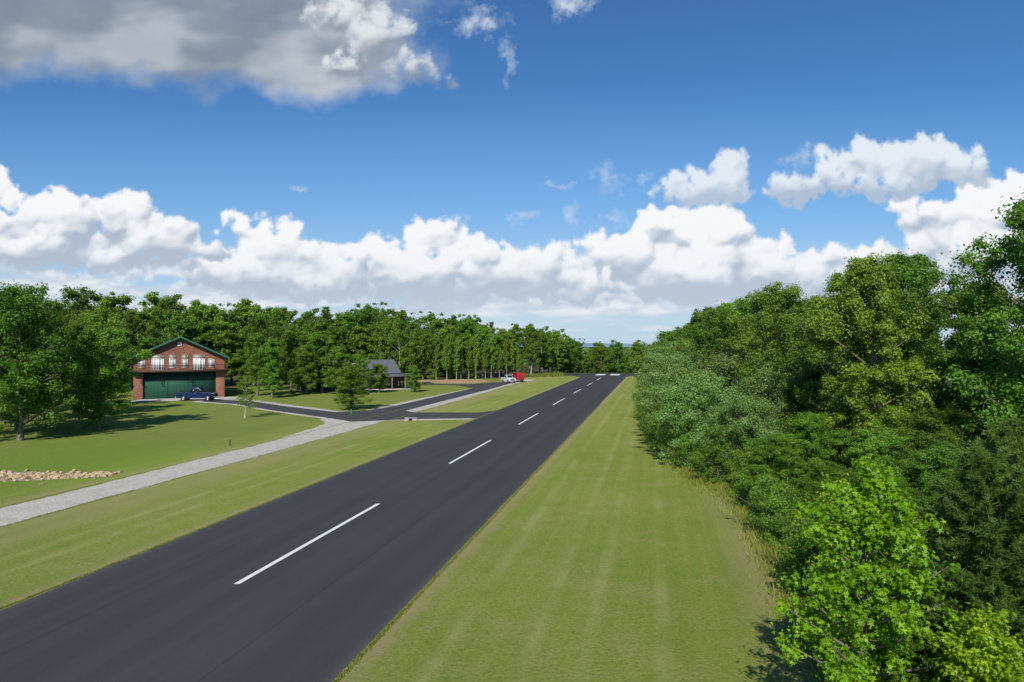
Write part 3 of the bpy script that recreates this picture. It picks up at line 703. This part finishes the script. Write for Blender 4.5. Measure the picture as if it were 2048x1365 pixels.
boxes('trailer_hitch', [((3.4, .25, .5), (1.4, .08, .1)), ((3.4, -.25, .5), (1.4, .08, .1)), ((4.1, 0, .5), (.2, .5, .12))], M_DARK, T)
box('rear_door', (-2.67, 0, 1.45), (.05, 1.9, 1.7), M_RED, T, .01)
for s in (-1, 1):
    boxes('fender', [((0, s*1.23, .88), (1.9, .24, .05)), ((-.95, s*1.23, .72), (.05, .24, .3)), ((.95, s*1.23, .72), (.05, .24, .3))], M_DARK, T)
    for wx in (-.45, .45): wheel(wx, s*1.22, .35, T, .82, s)
    box('taillight', (-2.68, s*1.0, .72), (.05, .12, .2), M_TAIL, T)

# ------------------------------------------------------------------ small things
def rockmat():
    m, N, b = new_mat('sandstone')
    oi = N.n('ShaderNodeObjectInfo').outputs['Random']; tc = N.n('ShaderNodeTexCoord').outputs['Object']
    c = N.mix(oi, (.38, .265, .14), (.50, .40, .25)); c = N.mix(N.ramp(N.noise(tc, 4, 4), .4, .7, 0, .6), c, (.28, .185, .10))
    N.t.links.new(c, b.inputs['Base Color']); b.inputs['Roughness'].default_value = .9; return m
M_ROCK = rockmat()
sheet('rock_bed_soil', [(-39.5, 46.2), (-36, 45.7), (-31, 46.5), (-28.2, 47.8), (-28.6, 48.7), (-33, 49.2), (-39.5, 48.9)], .006, make_gravel('rock_bed_grit', (0.28, 0.20, 0.12), (0.48, 0.37, 0.24), (.3, .26, .14)), .12, .4)
def rock_mesh(seed):
    r = np.random.default_rng(seed); bm = bmesh.new(); bmesh.ops.create_icosphere(bm, subdivisions=2, radius=.5)
    pl = r.normal(size=(7, 3)); pl /= np.linalg.norm(pl, axis=1)[:, None]
    for v in bm.verts:
        c = np.array(v.co)
        for p in pl:
            k = c@p
            if k > .33: c = c-p*(k-.33)
        c *= np.array([1.2, .95, .6])*(1+r.normal(0, .03)); v.co = c
    me = bpy.data.meshes.new('rock'); bm.to_mesh(me); bm.free(); me.materials.append(M_ROCK); return me
RK = [rock_mesh(i) for i in range(6)]
for k in range(290):
    t = random.random(); x = -39.5+t*11.4; y = 47.5+(x+33)*.10+random.gauss(0, .9)*(1 if t < .8 else .6); s = random.uniform(.16, .44)
    o = obj('rock', RK[k % 6], None, (x, y, .12*s), (random.uniform(-.3, .3), random.uniform(-.3, .3), random.uniform(0, 6)), (s, s, s))
    tag(o, 'tan sandstone rock in the drainage rock bed', 'rock', 'rocks lining the lawn drain')
c = tag(obj('culvert', None, None, (-12.4, 83.6, 0), (0, 0, 0), (.62, .62, .62)), 'concrete culvert headwall with dark pipe under the drive', 'culvert')
boxes('headwall', [((-.75, 0, .25), (.9, .25, .7)), ((.75, 0, .25), (.9, .25, .7)), ((0, 0, .56), (2.4, .4, .12))], M_CONCD, c, .02)
pm = cyl_mesh('pipe', [(.27, -.3), (.31, -.3), (.31, .6), (.27, .6), (.001, .3)], M_DARK); obj('pipe', pm, c, (0, 0, .2))
for x, y, hgt, mt, lb in ((-25.8, 62.5, .5, M_RAIL, 'short brown wooden stake beside the gravel lane'), (-21.3, 90.5, .8, simple('green_marker', (.02, .3, .15), .5), 'small green marker post beside the drive')):
    o = tag(obj('marker_post', None, None, (x, y, 0)), lb, 'post')
    box('post', (0, 0, hgt/2), (.1, .1, hgt), mt, o, .01); box('post_cap', (0, 0, hgt+.02), (.14, .14, .04), M_DARK, o, .01)
def blades(name, P, h0, h1, w, mat, label, seed, spread=.15):
    r = np.random.default_rng(seed); n = len(P)
    a = r.uniform(0, 3.14, n); sd = np.stack([np.cos(a), np.sin(a), np.zeros(n)], 1)*w; hh = r.uniform(h0, h1, n)[:, None]*np.array([0, 0, 1])+r.normal(0, spread, (n, 3))*[1, 1, 0]
    V = np.stack([P-sd, P+sd, P+hh+sd*.2, P+hh-sd*.2], 1).reshape(-1, 3)
    o = obj(name, np_mesh(name, V, [np.arange(4*n).reshape(-1, 4)], [mat], tint=np.clip(r.normal(.5, .25, n), 0, 1)))
    tag(o, label, 'grass', kind='stuff')
M_TURF = leaf_mat('turf_blades', (.12, .18, .02), (.23, .27, .045), (.40, .36, .14), .3, .7)
r = np.random.default_rng(9); n = 2600
P = np.stack([r.uniform(3, 17, n), r.uniform(206, 232, n), np.zeros(n)], 1); P = P[(P[:, 0]-.2095*P[:, 1] < -29.0)]
blades('tall_grass', P, .3, .9, .1, M_TURF, 'pale dry unmown grass near the runway end', 9)
r = np.random.default_rng(10); L0 = []
for e, n, sd_ in ((-8.62, 26000, .07), (-22.48, 16000, .07), (-32.8, 9000, .12), (-36.6, 8000, .12)):
    y = 12+(r.uniform(0, 1, n)**1.8)*95; o_ = r.normal(0, sd_, n); x = e+SL*y+np.abs(o_)*(1 if e in (-8.62, -32.8) else -1)-(.03 if e in (-8.62, -32.8) else -.03); L0.append(np.stack([x, y, np.zeros(n)], 1))
blades('edge_turf', np.concatenate(L0), .02, .07, .016, M_TURF, 'ragged grass tufts along the asphalt and gravel edges', 11, .03)
n = 30000; y = 14+r.uniform(0, 1, n)**1.5*70; x = SL*y+np.interp(y, [0, 20, 30, 39, 48, 62, 90], [5.4, 5.4, 5.4, 5.0, 2.4, .6, -1.2])+r.normal(.4, .7, n)
blades('rough_grass', np.stack([x, y, np.zeros(n)], 1), .1, .4, .02, M_TURF, 'taller rough grass at the foot of the thicket', 12, .1)

# ------------------------------------------------------------------ sky: cloud shell
def fade(t): return t*t*t*(t*(t*6-15)+10)
def perlin(x, y, seed=0):
    r = np.random.default_rng(seed); n = 256
    ang = r.uniform(0, 2*np.pi, (n, n)); gx, gy = np.cos(ang), np.sin(ang)
    xi = np.floor(x).astype(int); yi = np.floor(y).astype(int); xf = x-xi; yf = y-yi
    def g(i, j, dx, dy):
        a = (xi+i) % n; b = (yi+j) % n; return gx[a, b]*dx+gy[a, b]*dy
    u = fade(xf); v = fade(yf)
    a = g(0, 0, xf, yf)*(1-u)+g(1, 0, xf-1, yf)*u; b = g(0, 1, xf, yf-1)*(1-u)+g(1, 1, xf-1, yf-1)*u
    return (a*(1-v)+b*v)*1.5
def fbm(x, y, o=5, seed=0, gain=.5):
    s = 0; a = 1; t = 0
    for i in range(o): s = s+a*perlin(x*2**i+17.3*i, y*2**i+9.1*i, seed+i); t += a; a *= gain
    return s/t
def ss(a, b, v):
    t = np.clip((v-a)/(b-a), 0, 1); return t*t*(3-2*t)
ST = 1.8
u = np.arange(-1320, 1320, ST); v = np.arange(-30, 860, ST)
UU, VV = np.meshgrid(u, v)
fy = np.fft.fftfreq(len(v))[:, None]; fx = np.fft.rfftfreq(len(u))[None, :]
def blur(a, s):
    s = s/ST; return np.fft.irfft2(np.fft.rfft2(a)*np.exp(-2*(np.pi*s)**2*(fx**2+fy**2)), a.shape)
w1 = fbm(UU/70, VV/70, 6, 11, .6); w2 = fbm(UU/70, VV/70, 6, 31, .6)
WU = UU+w1*26; WV = VV+w2*22
fine = fbm(UU/26, VV/26, 6, 51, .65); mid = fbm(UU/110, VV/80, 4, 71)
img = np.zeros(UU.shape+(3,)); alpha = np.zeros(UU.shape)
def comp(col, a):
    global img, alpha
    a = np.clip(a, 0, 1); na = a+alpha*(1-a)
    img = np.where(na[..., None] > 1e-4, (col*a[..., None]+img*(alpha*(1-a))[..., None])/np.maximum(na, 1e-4)[..., None], img); alpha = na
comp(np.ones_like(img)*np.array([.33, .57, .82]), ss(560, 120, VV)*.5)
comp(np.ones_like(img)*np.array([.54, .67, .80]), ss(300, 0, VV)*.85)
def layer(seed, y0, y1, su, sv, thr, amax, wc, sc):
    s1 = fbm(UU/su+seed, VV/sv, 5, seed, .58)+.2*mid
    a = ss(thr-.16, thr+.24, s1)*ss(y0-12, y0+18, VV)*ss(y1+25, y1-25, VV)*amax
    sh = ss(-.2, .3, (fbm(UU/su*2, VV/sv*1.6+.3, 4, seed+4)-fbm(UU/su*2, VV/sv*1.6, 4, seed+4))*.6+s1*.5)[..., None]
    comp(np.array(sc)*(1-sh)+np.array(wc)*sh, a)
layer(91, 20, 120, 300, 34, -.06, .65, (.78, .82, .87), (.56, .66, .76))
layer(101, 60, 190, 230, 48, -.16, .85, (.82, .85, .89), (.56, .64, .74))
def cumulus(cl, seed, white=(.925, .935, .955), shade=(.42, .50, .615), nscale=1.0, amax=1.0, base=None, thin=0.0, vshade=.52, soft=12., seglo=.10):
    r = np.random.default_rng(seed)
    H = np.full(UU.shape, -40.0); S = np.zeros(UU.shape)
    lo = min(c[1]-c[3] for c in cl); hi = max(c[1]+c[3] for c in cl)
    if base is not None: lo = base
    puffs = []
    for cx, cy, rx, ry in cl:
        n = int(16*nscale*max(1, rx*ry/3000))
        for k in range(n):
            a = r.uniform(0, 2*np.pi); q = r.uniform(0, 1)**.5
            x = cx+math.cos(a)*rx*q*.82; y = cy+math.sin(a)*ry*q*.82
            rad = min(rx, ry)*r.uniform(.25, .62)*(1.1-.45*q)
            puffs.append((x, y, -q*q*ry*.5, rad))
    out = list(puffs)
    for x, y, z, rad in puffs:
        for k in range(9):
            a = r.uniform(-.5, np.pi+.5); e = r.uniform(.4, 1.05); rr = rad*r.uniform(.20, .45)
            zb = z+rad*math.sqrt(max(0, 1-e*e))*.8
            out.append((x+math.cos(a)*rad*e, y+math.sin(a)*rad*e, zb, rr))
            if rr > 4:
                for j in range(6):
                    b = r.uniform(-.6, np.pi+.6); f = r.uniform(.4, 1.15); r3 = rr*r.uniform(.25, .5)
                    out.append((x+math.cos(a)*rad*e+math.cos(b)*rr*f, y+math.sin(a)*rad*e+math.sin(b)*rr*f, zb+rr*math.sqrt(max(0, 1-min(1, f)**2))*.7, r3))
    for x, y, z, rad in out:
        m = rad+28
        i0 = max(0, int((y-m-v[0])/ST)); i1 = min(len(v), int((y+m-v[0])/ST)+1)
        j0 = max(0, int((x-m-u[0])/ST)); j1 = min(len(u), int((x+m-u[0])/ST)+1)
        if i0 >= i1 or j0 >= j1: continue
        d2 = (WU[i0:i1, j0:j1]-x)**2+(WV[i0:i1, j0:j1]-y)**2
        dq = np.sqrt(d2)
        h = np.where(dq < rad, z+np.sqrt(np.maximum(rad*rad-d2, 0)), np.minimum(z, 0)-(dq-rad)*1.6)
        np.maximum(H[i0:i1, j0:j1], h, out=H[i0:i1, j0:j1])
        np.maximum(S[i0:i1, j0:j1], np.clip((rad+3-dq)/soft, 0, 1), out=S[i0:i1, j0:j1])
    H = np.maximum(H, -12)+fine*6
    def lit(Hs, k):
        gy, gx = np.gradient(Hs, ST); nz = 1/np.sqrt(1+(gx*k)**2+(gy*k)**2)
        return (gx*k*.22-gy*k*.62)*nz+.70*nz
    L = .36*lit(blur(H, 17), 2.0)+.40*lit(blur(H, 6.5), 1.3)+.24*lit(blur(H, 2.6), .65)
    rel = np.clip((VV-lo)/(hi-lo), 0, 1)
    Lt = ss(.08, .90, L+(ss(0, .8, rel)-.60)*vshade+mid*.30+fine*.10)
    Lt = np.clip(Lt, 0, 1)[..., None]
    col = np.array(shade)*(1-Lt)+np.array(white)*Lt  # light and shade on the puffs are put into their colour
    hzf = (ss(260, 0, VV)*.45)[..., None]; col = col*(1-hzf)+np.array([.63, .72, .82])*hzf
    Sb = np.clip(blur(S, 3.0), 0, 1)
    A = Sb+fine*3.2*Sb*(1-Sb)
    A = ss(seglo+thin, .82+thin, A)
    if base is not None: A = A*ss(base-34, base+30, VV+mid*50+fine*22)
    comp(col, A*amax)
far = [(-899, 140, 34, 18), (-794, 128, 100, 26), (-580, 118, 150, 26), (-300, 115, 200, 30), (-60, 100, 170, 26), (200, 100, 200, 28), (450, 105, 180, 32), (700, 130, 150, 36), (900, 125, 180, 38), (-330, 150, 120, 30), (100, 150, 110, 28), (620, 165, 130, 34)]
cumulus(far, 5, (.86, .89, .92), (.53, .61, .72), 1.1, .8, thin=.03)
cumulus([(826, 265, 95, 44), (936, 275, 115, 60), (1046, 300, 90, 56), (926, 190, 170, 66), (1126, 240, 120, 90), (770, 185, 90, 40)], 6, base=108)
cumulus([(156, 206, 62, 34), (316, 235, 88, 54), (426, 228, 88, 60), (226, 175, 150, 60), (376, 150, 190, 74), (526, 160, 125, 56), (676, 170, 120, 42), (590, 130, 200, 40)], 7, base=74)
cumulus([(-154, 216, 66, 54), (-254, 180, 86, 56), (-64, 182, 90, 52), (-154, 135, 210, 64), (26, 150, 130, 60), (110, 120, 150, 44)], 8, base=70)
cumulus([(-544, 246, 70, 38), (-474, 205, 88, 54), (-424, 170, 98, 56), (-524, 150, 165, 56), (-384, 130, 130, 52), (-325, 180, 50, 32)], 9, base=78)
cumulus([(-1040, 335, 36, 46), (-1004, 265, 70, 60), (-894, 250, 88, 62), (-784, 262, 82, 60), (-924, 200, 170, 54), (-724, 212, 110, 58), (-624, 180, 88, 38), (-824, 175, 260, 32), (-1140, 240, 110, 90)], 10, base=142)
cumulus([(386, 325, 100, 44), (441, 362, 38, 34), (340, 305, 74, 28), (420, 318, 66, 38)], 12, (.84, .88, .92), (.50, .58, .69), 2.2, .88, thin=-.02, soft=16)
cumulus([(566, 318, 88, 38), (631, 385, 28, 28), (650, 350, 50, 40), (716, 380, 66, 46), (826, 375, 114, 54), (906, 362, 58, 48), (756, 328, 110, 38), (660, 322, 90, 28)], 13, (.84, .88, .92), (.46, .54, .65), 2.2, .9, thin=-.02, soft=16)
for k, (x, y, rx, ry) in enumerate([(196, 333, 30, 34), (124, 275, 18, 28), (21, 258, 46, 14), (-434, 310, 34, 8), (200, 258, 38, 16), (260, 335, 24, 20), (-110, 262, 20, 9), (-66, 662, 56, 38), (121, 702, 44, 40), (-8, 575, 14, 50), (590, 392, 30, 14), (90, 330, 32, 10), (560, 372, 42, 16)]):
    d0 = np.sqrt(((UU-x)/rx)**2+((VV-y)/ry)**2)
    d = np.sqrt(((UU-x+w1*50)/rx)**2+((VV-y+w2*46)/ry)**2)
    a = ss(1.2, -.5, d+fine*1.1)*ss(2.2, 1.2, d0)*(.8 if k in (7, 8) else .42)
    comp(np.ones_like(img)*np.array([.76, .82, .90])*(1+.10*fine[..., None]), a)
F = np.full(UU.shape, 9.)
ww1 = fbm(UU/190, VV/150, 6, 131, .5)*110; ww2 = fbm(UU/190, VV/150, 6, 171, .5)*85
for cx, cy, rx, ry in [(-824, 660, 430, 130), (-424, 655, 230, 115), (-350, 600, 120, 90), (-600, 600, 300, 95), (-724, 830, 560, 190), (-1150, 660, 260, 110)]:
    F = -np.log(np.exp(-6*F)+np.exp(-6*np.sqrt(((UU+ww1-cx)/rx)**2+((VV+ww2-cy)/ry)**2)))/6
Fd = F+fine*.05+fbm(UU/80, VV/60, 5, 201, .55)*.16
a = ss(1.25, .50, Fd)
br = .10+.38*ss(-620, -200, UU+w1*80)*ss(.2, 1.0, F)+.18*ss(.75, 1.1, F)+ss(-.1, .4, fbm(UU/300, VV/130, 4, 215, .5))*.36+mid*.10
comp(np.array([.18, .235, .315])*(1-np.clip(br, 0, 1)[..., None])+np.array([.76, .80, .84])*np.clip(br, 0, 1)[..., None], a)
cumulus([(-270, 625, 90, 66), (-205, 562, 76, 46), (-155, 536, 52, 30), (-320, 565, 90, 44), (-340, 680, 90, 60)], 21, (.82, .85, .88), (.28, .335, .415), 1.5, .85, thin=.08, vshade=.35, soft=30., seglo=.0)
alpha *= ss(1310, 1200, np.abs(UU))*ss(850, 780, VV)
Dv = np.stack([UU/1365, np.ones_like(UU), VV/1365], -1); Dv /= np.linalg.norm(Dv, axis=-1)[..., None]
Vt = (Dv*13000).reshape(-1, 3).astype(np.float32)
ny, nx = UU.shape; ii, jj = np.meshgrid(np.arange(ny-1), np.arange(nx-1), indexing='ij'); q = (ii*nx+jj).ravel()
F4 = np.stack([q, q+1, q+nx+1, q+nx], 1)
al = alpha.ravel(); F4 = F4[al[F4].max(1) > .004]
me = bpy.data.meshes.new('sky'); me.vertices.add(len(Vt)); me.vertices.foreach_set('co', Vt.ravel())
me.loops.add(F4.size); me.loops.foreach_set('vertex_index', F4.ravel().astype(np.int32)); me.polygons.add(len(F4)); me.polygons.foreach_set('loop_start', (np.arange(len(F4))*4).astype(np.int32)); me.update(calc_edges=True)
at = me.attributes.new('cloud', 'FLOAT_COLOR', 'POINT')
at.data.foreach_set('color', np.concatenate([img.reshape(-1, 3), alpha.reshape(-1, 1)], 1).astype(np.float32).ravel())
m = bpy.data.materials.new('cloud_vapour'); m.use_nodes = True; t = m.node_tree; t.nodes.clear()
A = t.nodes.new('ShaderNodeAttribute'); A.attribute_name = 'cloud'; E = t.nodes.new('ShaderNodeEmission'); T_ = t.nodes.new('ShaderNodeBsdfTransparent'); X = t.nodes.new('ShaderNodeMixShader'); O = t.nodes.new('ShaderNodeOutputMaterial')
t.links.new(A.outputs['Color'], E.inputs[0]); t.links.new(A.outputs['Alpha'], X.inputs[0]); t.links.new(T_.outputs[0], X.inputs[1]); t.links.new(E.outputs[0], X.inputs[2]); t.links.new(X.outputs[0], O.inputs[0])
m.cycles.emission_sampling = 'NONE'
me.materials.append(m); structure(obj('sky', me))
world = bpy.data.worlds.new('World'); scene.world = world; world.use_nodes = True
wt = world.node_tree; bg = wt.nodes['Background']
sky = wt.nodes.new('ShaderNodeTexSky'); sky.sky_type = 'NISHITA'; sky.sun_disc = False
sky.sun_elevation = R(SUN_EL); sky.sun_rotation = R(180+SUN_AZ); sky.altitude = 300; sky.air_density = 1.0; sky.dust_density = 0.4; sky.ozone_density = 3.0
vm = wt.nodes.new('ShaderNodeVectorMath'); vm.operation = 'MULTIPLY'; vm.inputs[1].default_value = (.47, .84, 1.14)
wt.links.new(sky.outputs[0], vm.inputs[0]); wt.links.new(vm.outputs[0], bg.inputs[0]); bg.inputs[1].default_value = .10

sun = bpy.data.lights.new('sun', 'SUN'); sun.energy = 5.0; sun.angle = R(.5); sun.color = (1, .955, .87)
so = obj('sun', sun, None, (0, -50, 80), (R(90-SUN_EL), 0, R(-SUN_AZ)))
cam = bpy.data.cameras.new('camera'); cam.sensor_width = 36; cam.lens = 24; cam.clip_end = 30000; cam.clip_start = .1
co = obj('camera', cam, None, (0, 0, 9.0), (R(90.52), 0, 0)); scene.camera = co
scene.view_settings.view_transform = 'Standard'; scene.view_settings.look = 'None'; scene.view_settings.exposure = 0
print(COUNT, sum(COUNT.values()))
